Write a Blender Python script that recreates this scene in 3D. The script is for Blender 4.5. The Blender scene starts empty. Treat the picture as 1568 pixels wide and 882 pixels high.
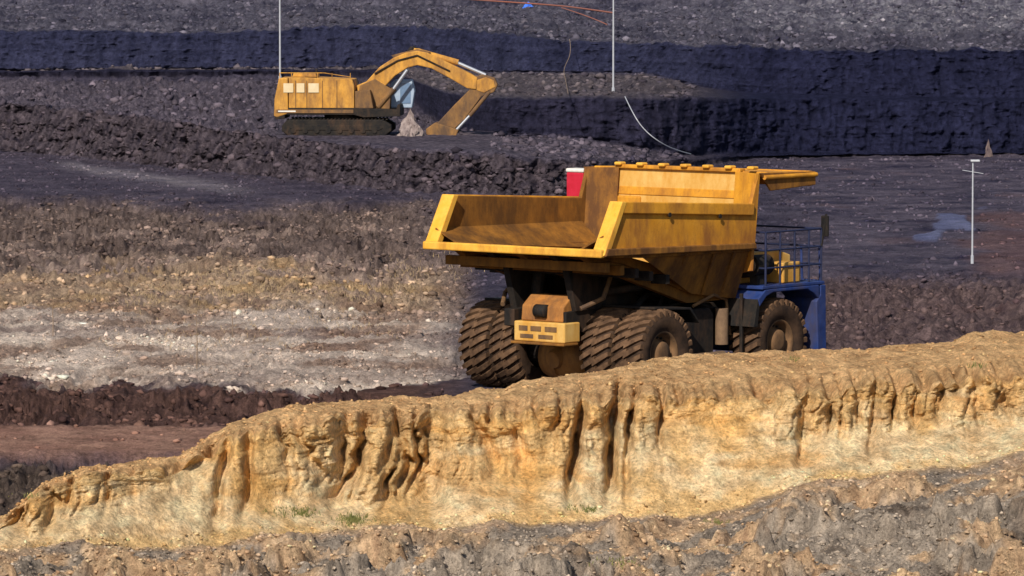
import bpy, bmesh, math, random
import numpy as np
from mathutils import Vector, Matrix
random.seed(3); rng=np.random.default_rng(5)
R=math.radians
sc=bpy.context.scene
# ------------------------------------------------------------ camera
F=784/math.tan(R(6.0)); PH=R(4.0)
cam=bpy.data.cameras.new("camera"); co=bpy.data.objects.new("camera",cam); sc.collection.objects.link(co)
cam.sensor_width=36; cam.lens=18/math.tan(R(6.0)); cam.clip_start=1; cam.clip_end=6000
co.rotation_euler=(R(90)-PH,0,0); sc.camera=co
def zat(py,Y):
    v=(441-np.asarray(py,float))/F
    return (-math.sin(PH)+v*math.cos(PH))*Y/(math.cos(PH)+v*math.sin(PH))
def xat(px,Y): return (np.asarray(px,float)-784)/F*Y
# ------------------------------------------------------------ light
SUN_AZ=R(18)   # degrees left of straight behind the viewer
SUN_EL=R(38)
sv=Vector((-math.sin(SUN_AZ)*math.cos(SUN_EL),-math.cos(SUN_AZ)*math.cos(SUN_EL),math.sin(SUN_EL)))
sl=bpy.data.lights.new("sun",'SUN'); sl.energy=5.0; sl.angle=R(0.5); sl.color=(1,0.92,0.78)
so=bpy.data.objects.new("sun",sl); sc.collection.objects.link(so)
so.rotation_euler=sv.to_track_quat('Z','Y').to_euler()
w=bpy.data.worlds.new("World"); sc.world=w; w.use_nodes=True
nt=w.node_tree; bg=nt.nodes['Background']; sk=nt.nodes.new('ShaderNodeTexSky')
sk.sky_type='NISHITA'; sk.sun_disc=False; sk.sun_elevation=SUN_EL
sk.sun_rotation=math.atan2(sv.x,sv.y)
nt.links.new(sk.outputs[0],bg.inputs[0]); bg.inputs[1].default_value=0.085
sc.view_settings.view_transform='Standard'; sc.view_settings.look='None'; sc.view_settings.exposure=0
# ------------------------------------------------------------ noise
perm=rng.permutation(256).astype(np.int64); perm=np.concatenate([perm,perm])
ga=rng.random(256)*2*np.pi; GX=np.cos(ga).astype(np.float32); GY=np.sin(ga).astype(np.float32)
def gn(x,y,seed=0):
    x=x+seed*17.31; y=y+seed*5.77
    ix=np.floor(x); iy=np.floor(y)
    fx=(x-ix).astype(np.float32); fy=(y-iy).astype(np.float32)
    ix=ix.astype(np.int32)&255; iy=iy.astype(np.int32)&255
    u=fx*fx*fx*(fx*(fx*6-15)+10); v=fy*fy*fy*(fy*(fy*6-15)+10)
    def g(a,b,dx,dy):
        h=perm[perm[(ix+a)&255]+((iy+b)&255)]
        return GX[h]*dx+GY[h]*dy
    a=g(0,0,fx,fy); b=g(1,0,fx-1,fy); c=g(0,1,fx,fy-1); d=g(1,1,fx-1,fy-1)
    return (a+(b-a)*u+((c+(d-c)*u)-(a+(b-a)*u))*v)*1.4
def fbm(x,y,o=4,seed=0,gain=.5):
    r=0;a=1;t=0
    for i in range(o):
        r=r+a*gn(x,y,seed+i*3); t+=a; a*=gain; x=x*2.03; y=y*2.03
    return r/t
def ridge(x,y,o=4,seed=0,gain=.55):
    r=0;a=1;t=0
    for i in range(o):
        r=r+a*(1-2*np.abs(gn(x,y,seed+i*3))); t+=a; a*=gain; x=x*2.1; y=y*2.1
    return r/t
def billow(x,y,o=4,seed=0,gain=.55): return -ridge(x,y,o,seed,gain)
def ss(a,b,x):
    t=np.clip((x-a)/(b-a),0,1); return t*t*(3-2*t)
def S(r,g,b):
    f=lambda c:((c/255+.055)/1.055)**2.4 if c/255>.04045 else c/255/12.92
    return np.array([f(r),f(g),f(b)])
# ------------------------------------------------------------ materials
def mat_simple(name,c1,c2=None,scale=3,rough=.7,bump=.0,metal=0,dirt=None,dirt_amt=.5,spec=.3,zdirt=None):
    m=bpy.data.materials.new(name); m.use_nodes=True; n=m.node_tree; L=n.links
    b=n.nodes['Principled BSDF']; b.inputs['Roughness'].default_value=rough; b.inputs['Metallic'].default_value=metal
    b.inputs['Specular IOR Level'].default_value=spec
    tc=n.nodes.new('ShaderNodeTexCoord')
    nz=n.nodes.new('ShaderNodeTexNoise'); nz.inputs['Scale'].default_value=scale; nz.inputs['Detail'].default_value=8; nz.inputs['Roughness'].default_value=.65
    L.new(tc.outputs['Object'],nz.inputs['Vector'])
    cr=n.nodes.new('ShaderNodeValToRGB'); cr.color_ramp.elements[0].position=.35; cr.color_ramp.elements[1].position=.68
    c2=c1 if c2 is None else c2
    cr.color_ramp.elements[0].color=(*c1,1); cr.color_ramp.elements[1].color=(*c2,1)
    L.new(nz.outputs[0],cr.inputs[0]); out=cr.outputs[0]
    if dirt is not None:
        n2=n.nodes.new('ShaderNodeTexNoise'); n2.inputs['Scale'].default_value=.9; n2.inputs['Detail'].default_value=10; n2.inputs['Roughness'].default_value=.7
        mp=n.nodes.new('ShaderNodeMapping'); mp.inputs['Scale'].default_value=(1.5,1.5,.55)
        L.new(tc.outputs['Object'],mp.inputs[0]); L.new(mp.outputs[0],n2.inputs['Vector'])
        r2=n.nodes.new('ShaderNodeValToRGB'); r2.color_ramp.elements[0].position=.62-dirt_amt*.3; r2.color_ramp.elements[1].position=.78-dirt_amt*.2
        r2.color_ramp.elements[0].color=(0,0,0,1); r2.color_ramp.elements[1].color=(.85,.85,.85,1)
        L.new(n2.outputs[0],r2.inputs[0]); fac=r2.outputs[0]
        if zdirt:   # mud builds up towards the bottom of the part
            sx=n.nodes.new('ShaderNodeSeparateXYZ'); L.new(tc.outputs['Object'],sx.inputs[0])
            mz=n.nodes.new('ShaderNodeMapRange'); mz.inputs[1].default_value=zdirt[0]; mz.inputs[2].default_value=zdirt[1]; mz.inputs[3].default_value=.75; mz.inputs[4].default_value=0
            L.new(sx.outputs[2],mz.inputs[0])
            mm=n.nodes.new('ShaderNodeMath'); mm.operation='MULTIPLY'; L.new(mz.outputs[0],mm.inputs[0]); L.new(nz.outputs[0],mm.inputs[1])
            ad=n.nodes.new('ShaderNodeMath'); ad.operation='ADD'; ad.use_clamp=True; L.new(mm.outputs[0],ad.inputs[0]); L.new(fac,ad.inputs[1]); fac=ad.outputs[0]
        mx=n.nodes.new('ShaderNodeMix'); mx.data_type='RGBA'
        L.new(fac,mx.inputs[0]); L.new(out,mx.inputs[6]); mx.inputs[7].default_value=(*dirt,1); out=mx.outputs[2]
        # fine spatter of dried mud
        n3=n.nodes.new('ShaderNodeTexNoise'); n3.inputs['Scale'].default_value=9; n3.inputs['Detail'].default_value=6; n3.inputs['Roughness'].default_value=.8
        L.new(tc.outputs['Object'],n3.inputs['Vector'])
        m3=n.nodes.new('ShaderNodeMapRange'); m3.inputs[1].default_value=.56; m3.inputs[2].default_value=.70; m3.inputs[3].default_value=0; m3.inputs[4].default_value=.55
        L.new(n3.outputs[0],m3.inputs[0])
        mx2=n.nodes.new('ShaderNodeMix'); mx2.data_type='RGBA'; L.new(m3.outputs[0],mx2.inputs[0]); L.new(out,mx2.inputs[6]); mx2.inputs[7].default_value=(*[c*.8 for c in dirt],1); out=mx2.outputs[2]
    L.new(out,b.inputs['Base Color'])
    if bump:
        bp=n.nodes.new('ShaderNodeBump'); bp.inputs['Strength'].default_value=bump; bp.inputs['Distance'].default_value=.05
        L.new(nz.outputs[0],bp.inputs['Height']); L.new(bp.outputs[0],b.inputs['Normal'])
    return m
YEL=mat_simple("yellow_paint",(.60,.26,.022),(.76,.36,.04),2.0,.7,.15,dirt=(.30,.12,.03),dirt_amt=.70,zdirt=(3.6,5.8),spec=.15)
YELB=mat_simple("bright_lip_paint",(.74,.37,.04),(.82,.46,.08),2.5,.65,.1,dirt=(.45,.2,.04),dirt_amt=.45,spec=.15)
YELD=mat_simple("dark_yellow",(.28,.12,.026),(.42,.19,.034),1.6,.8,.15,dirt=(.085,.04,.022),dirt_amt=.9,spec=.1)  # darker, browner yellow with dark blotches
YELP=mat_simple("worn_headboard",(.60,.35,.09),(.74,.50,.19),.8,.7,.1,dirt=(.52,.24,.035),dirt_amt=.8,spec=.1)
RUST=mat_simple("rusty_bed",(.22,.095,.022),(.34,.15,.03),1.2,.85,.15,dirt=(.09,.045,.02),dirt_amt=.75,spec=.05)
BLK=mat_simple("dark_steel",(.010,.010,.012),(.030,.024,.020),3,.7,.1,dirt=(.08,.045,.028),dirt_amt=.4,spec=.15)
TYRE=mat_simple("dusty_tyre",(.09,.052,.033),(.19,.11,.064),5,.95,.2,dirt=(.035,.023,.018),dirt_amt=.55,spec=.05)
TYRED=mat_simple("tyre_side",(.028,.02,.017),(.080,.048,.032),2,.95,.2,dirt=(.12,.07,.042),dirt_amt=.3,spec=.05)
BLUE=mat_simple("blue_paint",(.012,.028,.12),(.03,.06,.22),2,.6,0,dirt=(.06,.055,.09),dirt_amt=.55,spec=.15)
RED=mat_simple("red_paint",(.45,.012,.03),(.55,.02,.05),3,.5)
WHT=mat_simple("white_paint",(.75,.73,.70),(.62,.6,.56),5,.6)
GREY=mat_simple("galvanised",(.40,.42,.48),(.50,.51,.56),5,.5,metal=.2)
CHR=mat_simple("chrome",(.65,.67,.72),(.75,.76,.8),5,.25,metal=.7)
GLS=mat_simple("cab_glass",(.10,.17,.30),(.16,.25,.40),2,.12,spec=.8)
ORG=mat_simple("orange_casting",(.36,.14,.03),(.46,.20,.05),3,.7,.2,dirt=(.12,.06,.03),dirt_amt=.7)
XY=mat_simple("excavator_paint",(.54,.26,.045),(.66,.34,.07),1.5,.7,.05,dirt=(.20,.10,.045),dirt_amt=.72,spec=.15)
XD=mat_simple("excavator_arm",(.20,.105,.045),(.32,.17,.06),1.5,.8,.1,dirt=(.08,.055,.045),dirt_amt=.85,spec=.1)
WOOD=mat_simple("weathered_wood",(.16,.11,.08),(.3,.22,.16),6,.9)
# ------------------------------------------------------------ ground grid
def K(pts): 
    a=np.array(pts,float); return lambda p: np.interp(p,a[:,0],a[:,1])
STEP=2.6
px=np.concatenate([[-7000,-4500,-3000,-2000,-1300,-900,-650,-500],np.arange(-400,1970,STEP),[2100,2300,2600,3000,3800,5000,7500,9000]])
NC=len(px)
gk=np.exp(-(np.arange(-30,31)*STEP/28.0)**2/2); gk/=gk.sum()
def smc(a):
    e_=np.concatenate([np.full(30,a[0]),a,np.full(30,a[-1])]); r=np.convolve(e_,gk,'same')[30:-30]
    r[:10]=a[:10]; r[-10:]=a[-10:]; return r
wig=lambda s,amp,f=90.: amp*fbm(px/f,px*0+s*3.7,4,300+s)
one=np.ones(NC)
FL=-13.45
keys=[]
keys.append((one*20,one*-15.0))
keys.append((one*80,one*-14.0))
baseY=K([(-400,104),(0,107),(300,111),(560,114),(1050,117),(1568,120),(2000,122)])(px)
basey=K([(-400,850),(0,838),(300,828),(560,806),(780,802),(1050,792),(1150,768),(1250,738),(1400,722),(1568,698),(1900,680)])(px)+wig(1,16)
keys.append((one*98,zat(np.interp(px,[-400,1100,1568],[905,905,905]),98)+.2))
keys.append((baseY,zat(basey,baseY)))
midY=baseY+K([(0,.8),(300,1.4),(780,1.9),(1250,2.2),(1568,2.2)])(px)
midy=K([(-400,842),(0,826),(150,780),(300,764),(450,770),(560,772),(700,750),(780,728),(950,708),(1100,678),(1250,672),(1568,648)])(px)+wig(2,26)
keys.append((midY,zat(midy,midY)))
edY=midY+K([(0,.6),(300,.8),(700,.95),(1568,.8)])(px)
edy=K([(-400,836),(-40,820),(0,796),(60,744),(130,720),(275,702),(300,684),(360,658),(440,646),(560,634),(700,630),(850,614),(1000,600),(1100,598),(1300,586),(1568,572),(1900,556)])(px)+wig(3,10)
keys.append((edY,zat(edy,edY)))
crY=edY+K([(-400,1),(0,1.5),(300,3.2),(560,4),(1050,6),(1568,8)])(px)
cry=K([(-400,834),(-40,814),(0,788),(60,736),(130,710),(270,690),(300,675),(360,641),(440,614),(560,607),(700,597),(850,571),(1000,545),(1100,534),(1300,527),(1460,517),(1500,503),(1568,500),(1900,494)])(px)+wig(4,6,50.)
keys.append((crY,zat(cry,crY)))
bkY=crY+5; keys.append((bkY,np.minimum(one*FL,zat(cry,crY)-.2)))
A_y=smc(K([(-400,215),(0,228),(130,242),(280,258),(400,268),(500,279),(620,292),(800,298),(900,296),(1000,270),(1150,240),(1568,236)])(px))+wig(5,3,60.)
AY=FL/zat(A_y,1.0)
keys.append((one*205,one*FL))
keys.append((AY,one*FL))
B_y=smc(K([(-400,135),(0,146),(200,164),(420,198),(560,214),(800,238),(1000,246),(1150,236),(1568,233)])(px))+wig(9,4,60.)
BY=AY+smc(K([(0,4.5),(560,3.2),(900,2.5),(1150,.3)])(px)); keys.append((BY,zat(B_y,BY)))
CY=np.maximum(smc(K([(-400,380),(0,370),(540,355),(740,298),(1000,298),(1200,318.6),(1568,318.6)])(px)),BY+.3)
C_y=smc(K([(0,110),(590,108),(690,200),(900,210),(1050,238),(1150,230),(1568,230)])(px)); keys.append((CY,zat(C_y,CY)))
DY=CY+smc(K([(0,1),(600,1),(700,2.5),(1050,2.5),(1150,2.0)])(px))
D_y=smc(K([(0,107),(600,105),(700,146),(1050,146),(1110,150),(1568,155)])(px))+wig(6,5,60.); keys.append((DY,zat(D_y,DY)))
EY=smc(K([(0,373),(520,368),(800,342),(1000,336),(1200,323),(1568,323)])(px)); EY=np.maximum(EY,DY+.5)
E_y=smc(K([(0,106),(600,103),(700,108),(1000,110),(1100,140),(1568,150)])(px)); keys.append((EY,zat(E_y,EY)))
FY=EY+3.5+wig(7,1.2)
F_y=smc(K([(-400,46),(0,42),(300,46),(440,41),(560,35),(700,39),(870,60),(1130,65),(1300,73),(1568,71),(1900,68)])(px))+wig(8,7,60.); keys.append((FY,zat(F_y,FY)))
keys.append((one*600,one*-6.2)); keys.append((one*640,one*3.0)); keys.append((one*1600,one*15.0)); keys.append((one*4000,one*18.0))
nr=[6,10,190,80,120,80,34,220,130,90,120,70,70,90,180,8,10,4]
Ys=[];Zs=[];seg=[]
for i,n in enumerate(nr):
    Ya,Za=keys[i];Yb,Zb=keys[i+1]
    for tt in np.arange(n)/n:
        if i==10: tt=tt**1.4
        Ys.append(Ya+(Yb-Ya)*tt); Zs.append(Za+(Zb-Za)*tt); seg.append(i+tt)
Ys.append(keys[-1][0]);Zs.append(keys[-1][1]);seg.append(len(nr))
Y=np.array(Ys);Z=np.array(Zs);NR=len(Ys);sg=np.array(seg)[:,None]*np.ones((1,NC))
for _ in range(10): Z[1:-1]=(Z[:-2]+2*Z[1:-1]+Z[2:])/4
P=np.ones((NR,1))*px[None,:]
X=(P-784)/F*Y
arc=np.concatenate([np.zeros((1,NC)),np.cumsum(np.sqrt(np.diff(Y,axis=0)**2+np.diff(Z,axis=0)**2),axis=0)],0)
def sw(a,b,fa=.15,fb=.15): return ss(a-fa,a+fa,sg)*(1-ss(b-fb,b+fb,sg))
n_big=fbm(X*.12,Y*.06,4,1)
n_med=fbm(X*.6,arc*.45,5,7)
n_fin=fbm(X*2.6,arc*2.0,4,21)
bl=billow(X*.9,arc*.7,5,40)
bl2=billow(X*2.5,arc*1.9,4,60)
left=1-ss(620,760,P)
col=np.zeros((NR,NC,3))
def setc(mask,c,c2=None,nz=None):
    global col
    m=np.clip(mask,0,1)[...,None]
    if c2 is None: cc=np.array(c)[None,None,:]
    else:
        t=np.clip(nz,0,1)[...,None]; cc=np.array(c)*(1-t)+np.array(c2)*t
    col=col*(1-m)+cc*m
nf=.5+1.2*n_fin; nm=.5+1.2*n_med; nb=.5+.6*bl  # nb puts hollow shade into the colour: low spots of the billow darker
streak=.5+1.4*fbm(X*.10,Y*.22,5,90,.6)
streak2=.5+1.5*fbm(X*.25,Y*.35,5,95,.6)
setc(np.ones_like(Y),S(56,54,74),S(88,84,104),nm*.6+nf*.4)
# foreground gravel
fg=1-ss(2.9,3.08,sg+.10*n_med)
fhill=billow(X*.45,Y*.4,4,150)
setc(fg,S(112,102,94),S(194,178,162),nf*.5+nm*.5)
tanm=ss(.0,.28,n_med+.6*n_big+.4*ss(1250,1568,P)*(1-ss(99,107,Y))-.02)*fg
setc(tanm*.75,S(176,138,104),S(228,190,146),nf)
darkm=ss(.08,.30,fbm(X*.35,Y*.3,4,33)-.07)*fg
setc(darkm*.55,S(56,48,46),S(108,90,78),nf)
# sand
setc(sw(3,6.9,.06,.3),S(222,180,122),S(244,208,154),nm*.5+nf*.5)
setc(sw(5,7,.12,.3),S(186,144,102),S(228,188,138),nf*.6+nm*.4)
pale=ss(-.05,.3,n_med+.35*ss(3.0,3.5,sg)*(1-ss(3.7,4.6,sg)))*sw(3,4.8,.05,.3)
setc(pale*.7,S(236,206,162),S(248,226,188),nf)
ochre=ss(.0,.35,fbm(X*.3,Z*1.6,4,44)+.14*sw(4.2,5,.3,.2))*sw(3.4,5.1,.3,.1)
setc(ochre*.55,S(216,154,78),S(234,182,106),nf)
brn=ss(.05,.3,fbm(X*.8,Z*3.,5,46))*sw(3.2,6.5,.3,.2)
setc(brn*.30,S(170,124,80),S(200,156,106),nf)
setc(ss(.05,.3,n_med)*sw(3,3.5,.05,.2)*(1-ss(300,900,P))*.6,S(176,138,98))
# floor colour bands
fl=np.where(sg>=9,0,ss(6.75,7.0,sg))
Ye=Y+8*n_med+20*n_big
L1=fl*left
Rm=fl*ss(1150,1260,P)
midf=fl*ss(700,760,P)*(1-ss(1150,1260,P))
setc(fl,S(50,46,62),S(94,86,100),nf*.4+streak2*.6)
setc(L1*ss(200,215,Ye)*(1-ss(252,266,Ye)),S(44,36,42),S(152,132,124),nf*.45+nb*.2+streak2*.35)
setc(L1*ss(176,186,Ye)*(1-ss(205,222,Ye)),S(108,88,80),S(196,170,144),nf*.5+streak2*.5)
setc(L1*ss(183,190,Ye)*(1-ss(205,222,Ye))*ss(-.02,.26,fbm(X*.2,Y*.1,3,123))*.55,S(156,124,84),S(200,166,120),nf)
setc(L1*ss(151,155,Ye)*(1-ss(178,190,Ye)),S(130,112,108),S(228,210,196),streak*.85+.2*nf+.05)
setc(L1*ss(-.02,.2,fbm(X*.22,Y*.16,5,127))*ss(151,155,Ye)*(1-ss(190,200,Ye))*.75,S(96,76,68),S(164,134,116),nf)
setc(L1*ss(.05,.24,fbm(X*.16,Y*.12,4,128))*ss(190,200,Ye)*(1-ss(240,250,Ye))*.7,S(124,106,104),S(180,158,146),nf)
setc(L1*ss(137.5,139,Y+.8*n_med)*(1-ss(149,154,Ye)),S(46,34,38),S(118,90,82),nf*.6+nm*.4)
setc(L1*ss(129,131,Y+1*n_med)*(1-ss(137.5,139,Y+.8*n_med)),S(142,106,94),S(168,132,116),nm)
setc(L1*(1-ss(128.0,130,Y+1.5*n_med)),S(38,32,36),S(118,102,92),nf)
rut=np.exp(-((Y-137.2-.3*n_med)/.4)**2)+np.exp(-((Y-133.6-.3*n_med)/.35)**2)*.4
setc(L1*rut*.7*ss(-.3,.3,n_fin+.1),S(66,48,48))
path=fl*np.exp(-((Y-(AY[None,:]-12-(P-100)*.02))/6.0)**2)*ss(60,130,P)*(1-ss(300,420,P))
setc(path*.7,S(112,106,120),S(146,138,144),nm)
setc(Rm*(1-ss(196,206,Y+3*n_med)),S(40,34,46),S(138,116,114),nf*.6+nb*.4)
setc(Rm*ss(200,208,Y+3*n_med),S(46,44,64),S(102,94,108),streak2*.8+nf*.2)
brown=ss(.0,.2,.35*ss(1440,1560,P)*ss(200,212,Y)*(1-ss(238,262,Y))+.4*fbm(X*.15,Y*.1,3,130)-.1)*Rm
setc(brown*.6,S(92,68,72),S(124,96,92),nm)
pud=ss(.0,.08,.8*fbm(X*.18,Y*.05,5,140)+.10-np.abs(Y-(228+(P-1420)*.3))/55)*ss(1320,1380,P)*(1-ss(1480,1530,P))*fl
setc(pud,S(88,92,126),S(114,118,150),nm)  # puddles: pale blue reflection painted into the ground colour
setc(midf,S(42,40,58),S(88,82,98),streak2*.7+nf*.3)
# bench face + bench top; blue cast of shadow and distance put into the colours
setc(sw(9,10,.05,.15),S(24,22,36),S(116,104,112),nb*.4+nf*.6)
setc(sw(10,11,.1,.1),S(28,28,46),S(124,114,126),nf*.5+nb*.3+streak2*.2)
strata=.5+1.1*fbm(X*.08,Z*2.2+.2*n_med,4,240)
vert=.5+1.1*fbm(X*.9,Z*.22,4,243)
setc(sw(11,12,.1,.1),S(15,16,32),S(58,56,78),nf*.35+strata*.3+vert*.35)
setc(sw(12,13,.1,.1),S(42,40,54),S(124,114,118),nf*.5+nb*.5)
setc(sw(13,14,.06,.06),S(18,21,42),S(64,66,94),strata*.3+nf*.35+vert*.35)
rw=ss(1000,1160,P)*sw(9.5,14,.3,.04)
setc(rw,S(16,18,38),S(46,48,76),nf*.4+strata*.25+vert*.35)
setc((sg>=14)*1.0,S(34,35,54),S(112,108,122),nf*.5+streak2*.5)
setc((sg>=14)*ss(.05,.3,n_big+n_med*.5)*.7,S(28,29,48),S(68,66,84),nf)
setc((sg>=14)*ss(1000,1250,P)*ss(390,460,Y)*ss(-.1,.25,n_med)*.7,S(108,107,122),S(166,162,170),nf)
# ------------------------------------------------------------ displacement
dz=np.zeros_like(Y); dy=np.zeros_like(Y)
fgw=1-ss(2.75,3.05,sg)
blocky=ss(.0,.18,fbm(X*.32,Y*.28,4,152))
dz+=fgw*(.46*fhill+.50*blocky*ss(.0,.2,n_med+.1)+.22*bl+.12*bl2)
dz+=fgw*ss(1050,1500,P)*np.exp(-((Y-112)/4.5)**2)*.25
tw=sw(4.7,7.2,.2,.3); dz+=tw*(.12*n_med+.06*bl2+.09*bl)
fw=ss(3.15,4.1,sg)*(1-ss(5.0,5.55,sg))
wx=X+.35*fbm(Z*.9,X*.15,3,160)+.08*n_fin
g1=np.exp(-(np.abs(gn(wx*.42,Z*.12,161))/.07)**2)
g2=np.exp(-(np.abs(gn(wx*1.1,Z*.25,163))/.11)**2)
g3=np.exp(-(np.abs(gn(wx*2.6,Z*.6,167))/.14)**2)
ribs=np.abs(np.sin(wx*4.0+2.2*fbm(X*.5,Z*.3,3,164))); ribs=(1-ribs)**1.6
rightw=ss(1080,1260,P); leftw=1-ss(620,760,P)
up=ss(3.9,4.25,sg)
panel=np.exp(-((P-780)/75)**4)+np.exp(-((P-1090)/105)**4)+.8*np.exp(-((P-240)/60)**4)
smoothp=np.clip(ss(.05,.25,fbm(X*.22,Z*.3,2,168))*(1-rightw)+panel*(1-ss(4.75,5.0,sg)),0,1)
cut=1-.8*smoothp
dy+=fw*(1.2*g1*(.35+.65*up)*(1-.6*rightw)*(1-.6*panel.clip(0,1))+.6*g2*(.25+.75*up)*(1-.6*rightw)*cut+.22*g3*up*cut+.5*ribs*up*(rightw+.35*leftw+.12)*cut)
for cx,wd,dep in ((660,26,1.7),(884,8,1.6),(945,9,2.0),(968,6,.7),(520,16,.9),(335,9,.9),(375,8,.7),(596,8,.8),(1236,8,.7),(1340,6,.6)):
    pxw=P+14*fbm(Z*.8+cx,Z*.2,3,170)+ (Z+12)*-6
    dy+=ss(3.05,3.7,sg)*(1-ss(5.0,5.8,sg))*dep*np.exp(-((pxw-cx)/wd)**2)
dy+=panel.clip(0,1)*.55*np.exp(-((sg-4.35)/.4)**2)
dy+=-.55*fw*fbm(X*.35,Z*.5,3,175)+(1-.55*smoothp)*(-.20*fw*fbm(X*2.2,Z*1.8,4,176)-.20*fw*billow(X*1.5,Z*2.6,5,177,.65)-.08*fw*ridge(X*.6,Z*4.,4,178))
apr=sw(3.0,4.0,.1,.3); dz+=apr*(.06*bl+.05*bl2+.10*n_med)
edgew=np.exp(-((sg-5.05)/.25)**2); dz-=edgew*(.26*ribs*(rightw+.5*leftw)+.28*g1+.2*g2+.1*g3)
RWt=np.where(sg>=9,0,1)*ss(6.95,7.2,sg)
smoothroad=L1*ss(129.0,130.5,Y)*(1-ss(137,139,Y))
RWt=RWt*(1-.95*smoothroad)
RWt=RWt*(1-L1*.75*ss(255,266,Ye))*(1-.65*midf)*(1-Rm*.80*ss(198,208,Y))
RWt=RWt*(1-np.clip(pud,0,1))
rubR=Rm*(1-ss(196,206,Y))
dz+=rubR*(.35+.55*billow(X*.4,Y*.3,4,180)+.15*bl)*ss(7.1,7.4,sg)
patch=ss(-.1,.25,fbm(X*.18,Y*.12,3,195))
paleband=L1*ss(152,158,Ye)*(1-ss(175,186,Ye))
dz+=RWt*(.34*billow(X*.5,Y*.35,4,190)+(.14+.26*patch)*bl+(.14+.14*patch)*bl2+.05*n_fin)*(1+.8*L1*ss(195,215,Ye)*(1-ss(250,262,Ye)))*(1-.35*paleband)
dz+=L1*.75*np.exp(-((Y-145-2*n_big*2)/3.2)**2)*(.6+.6*bl)
dz+=L1*.30*(1-ss(127,130,Y))*bl*ss(6.9,7.1,sg)
leftb=1-ss(850,1000,P); bw=sw(9,10,.1,.25)
vr=ridge(X*.8,Z*.16,4,218)
dy-=bw*leftb*(1.1*billow(X*.35,Z*.5,4,200)+.6*ridge(X*.9,Z*.4,4,201)+.5*vr+.35*n_fin+.6*billow(X*1.1,Z*1.4,4,202)); dz+=bw*leftb*.35*bl
dz+=sw(10,11,.15,.1)*(.70*billow(X*.22,Y*.15,4,205)+.45*bl+.2*bl2)*(1-ss(640,740,P))
dz+=sw(10,11,.2,.1)*(.12*bl+.08*bl2)
dz+=sw(12,13,.15,.1)*(.9*np.clip(billow(X*.16,Y*.12,4,210)+.3,0,2)+.35*bl)*(1-ss(1040,1110,P))
ww=sw(11,12,.1,.1)+sw(13,14,.05,.05)
dy-=(ww*(1-rw)+rw)*(.9*ridge(X*.30,Z*.20,4,215)+.75*vr+.35*n_fin+.35*billow(X*.5,Z*1.0,4,216)+.15*strata)
dz+=(sg>=14)*(1.2*billow(X*.08,Y*.05,5,220)+.5*bl+.25*bl2)*ss(14,14.12,sg)
dz+=sw(13.9,14.1,.1,.1)*.3*bl
Y2=Y+dy; Z2=Z+dz; X2=X.copy()
# level pad under the excavator
EYd=293.0; EZ=float(zat(205,EYd))
sgc=(sg>9.85)&(sg<11)
padE=ss(xat(395,EYd),xat(430,EYd),X2)*(1-ss(xat(730,EYd),xat(800,EYd),X2))*(1-ss(297,306,Y2))*ss(-.6,.8,Y2-BY[None,:])*sgc
Z2=Z2*(1-padE)+(EZ+.06*bl+.12*np.clip(bl2,0,1)*(1-ss(290,291,Y2)))*padE
# truck pad
TY=147.0; TX=float(xat(880,TY)); th=R(39.4); fx,fy=math.sin(th),math.cos(th)
lx=(X2-TX)*fx+(Y2-TY)*fy; ly=-(X2-TX)*fy+(Y2-TY)*fx
pad=ss(-6,-3.0,lx)*(1-ss(9,12,lx))*ss(-6,-4.2,ly)*(1-ss(4.2,7,ly))*(sg>=6.6)
Z2=Z2*(1-pad)+(np.minimum(Z2,FL+.02*n_fin))*pad
Z2=np.where((pad>.5)&(sg>=7),FL+.03*n_fin+.02,Z2)
def grid_mesh(name,X,Y,Z,col):
    nr_,nc_=X.shape
    v=np.stack([X,Y,Z],-1).reshape(-1,3).astype(np.float32)
    idx=np.arange(nr_*nc_).reshape(nr_,nc_)
    q=np.stack([idx[:-1,:-1],idx[:-1,1:],idx[1:,1:],idx[1:,:-1]],-1).reshape(-1,4)
    me=bpy.data.meshes.new(name); me.vertices.add(len(v)); me.vertices.foreach_set('co',v.ravel())
    me.loops.add(q.size); me.loops.foreach_set('vertex_index',q.ravel().astype(np.int32))
    me.polygons.add(len(q)); me.polygons.foreach_set('loop_start',np.arange(0,q.size,4,dtype=np.int32))
    me.polygons.foreach_set('use_smooth',np.ones(len(q),dtype=bool))
    me.update(calc_edges=True)
    a=me.color_attributes.new("Col",'FLOAT_COLOR','POINT')
    c=np.concatenate([col.reshape(-1,3),np.ones((len(v),1))],1).astype(np.float32)
    a.data.foreach_set('color',c.ravel())
    o=bpy.data.objects.new(name,me); sc.collection.objects.link(o); return o,v
ground,GV=grid_mesh("ground",X2,Y2,Z2,np.clip(col,0.002,.85))
PY=441-F*((Z2/Y2)*math.cos(PH)+math.sin(PH))/(math.cos(PH)-(Z2/Y2)*math.sin(PH))
def spot(p,py,y0,y1):
    "world point of the ground along azimuth p, between distances y0..y1, that lies on the sight line py"
    j=int(np.argmin(np.abs(px-p))); m=(Y2[:,j]>y0)&(Y2[:,j]<y1); k=np.nonzero(m)[0]; i=k[np.argmin(np.abs(PY[k,j]-py))]
    return float(X2[i,j]),float(Y2[i,j]),float(Z2[i,j])
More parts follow.
